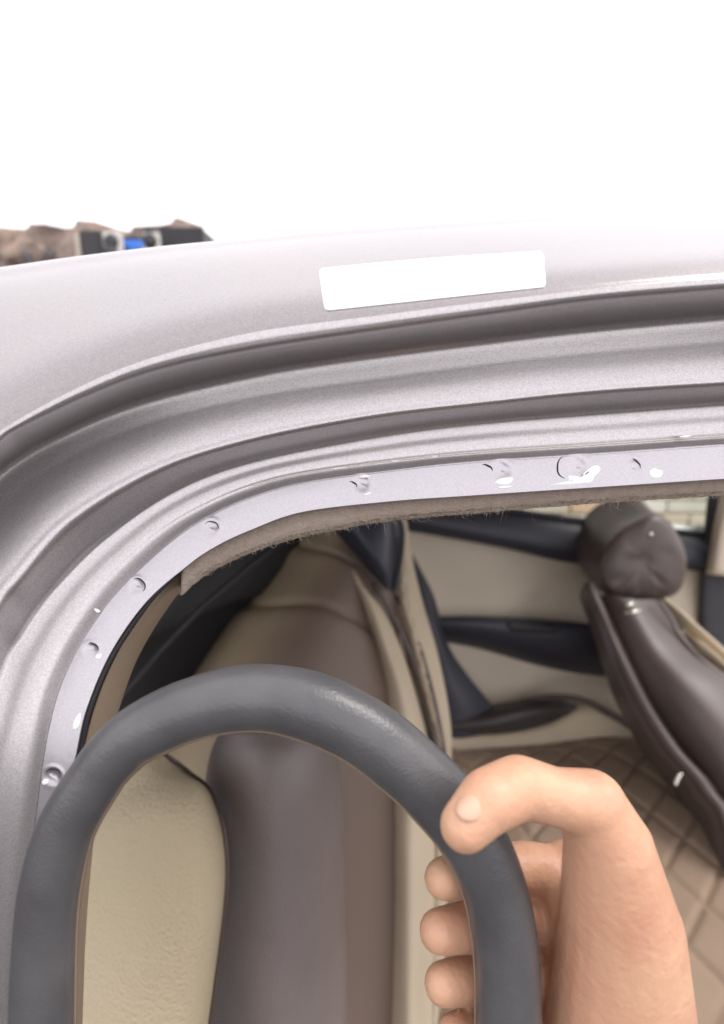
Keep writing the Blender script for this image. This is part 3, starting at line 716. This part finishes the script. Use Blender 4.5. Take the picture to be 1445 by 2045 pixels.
# front seat seen from behind, with headrest ---------------------------------
fseat = empty('front_seat'); fseat.parent = car
net_surface('seat_back', [
 [(1180, 1190, .86), (1215, 1188, .78), (1265, 1196, .76), (1310, 1196, .80), (1322, 1200, .86)],
 [(1185, 1230, .84), (1225, 1225, .76), (1275, 1225, .74), (1325, 1228, .78), (1345, 1235, .84)],
 [(1208, 1300, .80), (1258, 1300, .72), (1310, 1295, .70), (1368, 1290, .73), (1388, 1298, .80)],
 [(1245, 1390, .77), (1300, 1385, .68), (1365, 1370, .65), (1440, 1350, .68), (1462, 1355, .76)],
 [(1300, 1480, .74), (1360, 1470, .64), (1440, 1450, .61), (1530, 1420, .65), (1560, 1425, .73)],
 [(1365, 1580, .70), (1430, 1570, .60), (1520, 1550, .57), (1620, 1520, .61), (1660, 1520, .70)],
 [(1420, 1720, .66), (1500, 1720, .56), (1620, 1700, .53), (1740, 1680, .57), (1790, 1680, .66)],
 [(1450, 2300, .60), (1560, 2300, .50), (1700, 2300, .47), (1860, 2300, .51), (1900, 2300, .60)]], 110, 60, M['brown'], fseat,
 disp=lambda u, v: 0.003*math.sin(v*9+u*4)*math.exp(-((v-.3)/.2)**2), thick=0.01)
net_surface('side_wing', [
 [(1164, 1166, .85), (1172, 1160, .81), (1186, 1166, .80), (1196, 1186, .82)],
 [(1158, 1196, .83), (1174, 1186, .78), (1196, 1196, .765), (1212, 1215, .79)],
 [(1182, 1262, .80), (1200, 1252, .75), (1222, 1258, .735), (1244, 1270, .77)],
 [(1206, 1340, .77), (1228, 1330, .715), (1256, 1330, .70), (1278, 1345, .74)],
 [(1240, 1425, .74), (1268, 1415, .68), (1300, 1412, .665), (1325, 1430, .71)],
 [(1290, 1510, .71), (1320, 1500, .64), (1356, 1495, .625), (1380, 1515, .68)],
 [(1352, 1590, .68), (1386, 1580, .60), (1424, 1575, .585), (1450, 1600, .65)],
 [(1400, 1720, .64), (1440, 1710, .56), (1480, 1710, .545), (1510, 1730, .61)],
 [(1420, 2300, .58), (1460, 2300, .50), (1500, 2300, .48), (1540, 2300, .55)]], 110, 30, M['brown'], fseat,
 disp=lambda u, v: -0.006*math.exp(-((v-.35)/.05)**2)*min(1, u*4), thick=0.008)
net_surface('beige_front', [
 [(1296, 1195, .93), (1318, 1188, .90), (1340, 1205, .93)], [(1322, 1228, .91), (1352, 1214, .87), (1376, 1240, .91)], [(1352, 1270, .89), (1392, 1250, .84), (1420, 1280, .89)],
 [(1390, 1320, .87), (1432, 1286, .81), (1462, 1320, .87)], [(1440, 1370, .85), (1490, 1340, .78), (1530, 1370, .85)], [(1520, 1450, .82), (1580, 1400, .74), (1640, 1450, .82)]], 60, 24, M['beige'], fseat, thick=0.01)
net_surface('beige_fold', [
 [(1352, 1262, .86), (1362, 1262, .84), (1374, 1280, .86)], [(1372, 1284, .83), (1392, 1280, .80), (1412, 1306, .83)], [(1400, 1318, .81), (1428, 1308, .775), (1452, 1340, .81)], [(1440, 1362, .79), (1476, 1350, .75), (1500, 1390, .79)], [(1500, 1420, .77), (1540, 1400, .72), (1580, 1450, .77)]], 40, 16, M['beige'], fseat, thick=0.01)
tube('edge_piping', spline([at(*p) for p in ((1315, 1200, .77), (1340, 1235, .755), (1352, 1262, .745), (1378, 1294, .725), (1410, 1325, .70), (1460, 1362, .68), (1540, 1420, .65))], 50), 0.0035, M['brown_grain'], fseat, 8)
# headrest: leather pillow, rounded end turned to us
def headrest():
    o = empty('headrest'); o.parent = fseat
    # end face outline (photo pixels)
    E = [(1215, 1190), (1199, 1160), (1198, 1120), (1212, 1085), (1237, 1058), (1270, 1040), (1304, 1026), (1330, 1036), (1350, 1062), (1366, 1098), (1370, 1130), (1362, 1168), (1345, 1188), (1315, 1196), (1270, 1200), (1240, 1198)]
    n = 64
    P = arc_resample(spline([Vector((x, y, 0)) for x, y in E+[E[0]]], 240), n)[:n]
    c = Vector((1285, 1118, 0))
    rings = []
    # gathers pull from the rivet; rings from the middle of the end face out and then back along the pillow
    for s, Y in ((0.05, .800), (.3, .797), (.6, .798), (.85, .803), (.97, .812), (1.0, .826)):
        ring = []
        for k, p in enumerate(P):
            q = c+(p-c)*s
            g = (0.0019*math.sin(q.x*0.17+q.y*.03)+.0010*math.sin(q.x*.31+2))*math.exp(-((s-.6)/.35)**2)*min(1, max(.2, (q.y-1060)/60))
            ring.append(at(q.x, q.y, Y+g))
        rings.append(ring)
    for s, dx, dy, Y in ((1.0, -12, -6, .86), (.99, -32, -20, .91), (.97, -47, -38, .96), (.92, -54, -50, .985), (.7, -54, -52, .998), (.3, -54, -52, 1.0)):
        cc = c+Vector((dx, dy, 0))
        rings.append([at((cc+(p-c)*s).x, (cc+(p-c)*s).y, Y) for p in P])
    cols = [spline([r[k] for r in rings], 60) for k in range(n)]
    vs = []; fs = []
    for i in range(61):
        for k in range(n): vs.append(cols[k][i])
    for i in range(60):
        for k in range(n): k2 = (k+1) % n; fs.append((i*n+k, i*n+k2, (i+1)*n+k2, (i+1)*n+k))
    fs.append(tuple(range(n))); fs.append(tuple(60*n+k for k in range(n)))
    return vs, fs, P
hv, hf, HP = headrest()
bpy.data.objects.remove(bpy.data.objects['headrest'])
hr = from_py('headrest', hv, hf, M['brown'], fseat)
for (x, y, Y, r) in ((1299, 1068, .796, .0045), (1233, 1106, .802, .0032)):
    p = at(x, y, Y); bm = bmesh.new(); bmesh.ops.create_uvsphere(bm, u_segments=14, v_segments=8, radius=r); bmesh.ops.scale(bm, vec=(1, .5, 1), verts=bm.verts); bmesh.ops.translate(bm, vec=p, verts=bm.verts)
    me = bpy.data.meshes.new('stud'); bm.to_mesh(me); bm.free(); link('headrest_stud', me, M['steel'], fseat)
# posts and guides
tube('headrest_post', [at(1254, 1180, .815), at(1258, 1222, .80)], 0.0075, M['dark_trim'], fseat, 12)
tube('headrest_post', [at(1298, 1180, .86), at(1302, 1222, .84)], 0.0075, M['dark_trim'], fseat, 12)
tube('post_guide', [at(1246, 1209, .735), at(1264, 1206, .735)], 0.0042, M['steel'], fseat, 10)
tube('post_guide', [at(1246, 1224, .725), at(1280, 1220, .725)], 0.0028, M['steel'], fseat, 10)
tube('seat_latch', spline([at(1348, 1568, .60), at(1353, 1556, .60), at(1359, 1543, .60)], 8), 0.0035, M['steel'], fseat, 10)

# ------------------------------------------------------------------ the pulled-off rubber seal
SE = [(90, 2330), (84, 2120), (86, 1930), (98, 1780), (130, 1655), (186, 1558), (227, 1505), (277, 1463), (380, 1415), (500, 1391), (618, 1408), (727, 1459), (813, 1526), (880, 1590), (940, 1668), (985, 1765), (1008, 1880), (1015, 2030), (1010, 2330)]
SR_ = [58, 58, 57, 56, 55, 53, 54, 57, 60, 63, 66, 66, 66, 66, 65, 64, 64, 64, 64]
YS = -0.052
sp = spline([at(x, y, YS) for x, y in SE], 260); rr2 = spline([float(r) for r in SR_], 260)
scale = MPP*(YS+D0)/D0
seal = empty('rubber_door_seal')
tag(seal, 'thick grey rubber seal arching like a wheel rim across the bottom of the opening', 'rubber seal')
rad = [r*scale*(1+0.006*math.sin(i*.31)) for i, r in enumerate(rr2)]
tube('seal_bulb', sp, rad, M['rubber'], seal, 48)
cen = at(520, 1850, YS)
for nm, off_r, back, r, mt in (('seal_lip', 0.97, 0.0045, 0.0011, 'rubber_lip'), ('seal_channel', 0.80, 0.0095, 0.0030, 'rubber')):
    pts = []
    for i, p in enumerate(sp):
        t = (sp[min(i+1, 260)]-sp[max(i-1, 0)]).normalized()
        view = (p-cam.location).normalized(); inn = t.cross(view).normalized()
        if inn.dot(cen-p) < 0: inn = -inn
        pts.append(p+inn*rad[i]*off_r+view*back)
    tube(nm, pts, r, M[mt], seal, 10)

# ------------------------------------------------------------------ the hand
YH = -0.040
def ath(x, y, Y): return at(x, y, Y-.010)
def caps(segs):
    """many tapered capsules in one mesh, fused by a voxel remesh"""
    vs = []; fs = []
    for (a, ra, b, rb) in segs:
        A = ath(*a); B = ath(*b); d = (B-A); L = d.length; d.normalize(); x = d.orthogonal().normalized(); y = d.cross(x)
        rings = []
        for k in range(6):
            g = math.pi/2*(k/5); rings.append((-ra*math.cos(g), ra*math.sin(g)+1e-5))
        for k in range(6):
            g = math.pi/2*(k/5); rings.append((L+rb*math.sin(g), rb*math.cos(g)+1e-5))
        base = len(vs); S = 20
        for (h, r) in rings:
            for k in range(S):
                q = 2*math.pi*k/S; vs.append(A+d*h+(x*math.cos(q)+y*math.sin(q))*r)
        for i in range(len(rings)-1):
            for k in range(S):
                k2 = (k+1) % S; fs.append((base+i*S+k, base+i*S+k2, base+(i+1)*S+k2, base+(i+1)*S+k))
        fs.append(tuple(base+k for k in range(S))); fs.append(tuple(base+(len(rings)-1)*S+k for k in range(S)))
    return vs, fs
segs = []
mm = 0.001
def chain(pts):
    for (a, ra), (b, rb) in zip(pts, pts[1:]): segs.append((a, ra*mm, b, rb*mm))
# thumb over the near side of the seal
chain([((1235, 2120, -.030), 26), ((1238, 1850, -.040), 19), ((1214, 1690, -.047), 13.5), ((1182, 1606, -.050), 10.2), ((1108, 1590, -.054), 8.2), ((1036, 1570, -.056), 8.8), ((975, 1598, -.064), 8.5), ((928, 1648, -.067), 7.0)])
# palm
for y_, r_ in ((1748, 12), (1853, 12), (1958, 11.5), (2056, 10.5)):
    chain([((1240, 2140+(y_-1748)*.15, -.028), 25), ((1185, y_+70, -.020), 17), ((1130, y_, -.010), r_)])
def finger(y0, r, sx, ex):
    chain([((1125+sx, y0, -.010), r+2), ((1056+sx, y0-18, -.013), r+.7), ((980+sx, y0-12, -.020), r+.3), ((925+sx, y0-4, -.026), r-.2), ((ex, y0+6, -.033), r-1.4)])
finger(1748, 7.8, -2, 884); finger(1853, 8.1, 14, 876); finger(1958, 7.8, 20, 884); finger(2056, 7.0, 24, 905)
# wrist and forearm
chain([((1238, 2140, -.030), 26), ((1255, 2330, -.030), 24), ((1310, 2700, -.030), 32)])
vs, fs = caps(segs)
hand = empty('person'); tag(hand, 'bare hand gripping the right side of the grey rubber seal', 'person')
hb = from_py('body', vs, fs, M['skin'], hand)
rm = hb.modifiers.new('fuse', 'REMESH'); rm.mode = 'VOXEL'; rm.voxel_size = 0.0011; rm.use_smooth_shade = True
sm = hb.modifiers.new('soften', 'SMOOTH'); sm.factor = 0.6; sm.iterations = 7

def nail(c, tip, back, side, L, W, T, name='fingernail'):
    """flat ellipsoid on the outer side of a finger end"""
    ax = (ath(*tip)-ath(*back)).normalized()
    nrm = (cam.location-ath(*c)).normalized()+Vector(side); nrm = (nrm-ax*nrm.dot(ax)).normalized(); sdv = ax.cross(nrm)
    mt = Matrix((ax*L, sdv*W, nrm*0.0012)).transposed()
    bm = bmesh.new(); bmesh.ops.create_uvsphere(bm, u_segments=24, v_segments=14, radius=1)
    for v in bm.verts:
        v.co.z -= 0.9*v.co.y**2 if v.co.z > -2 else 0
        v.co = mt @ v.co + ath(*c) + nrm*T
    me = bpy.data.meshes.new(name); bm.to_mesh(me); bm.free(); link(name, me, M['nail'], hand)
nail((943, 1628, -.0665), (925, 1650, -.068), (985, 1592, -.063), (-.35, 0, .5), .0050, .0038, .0062, 'thumb_nail')
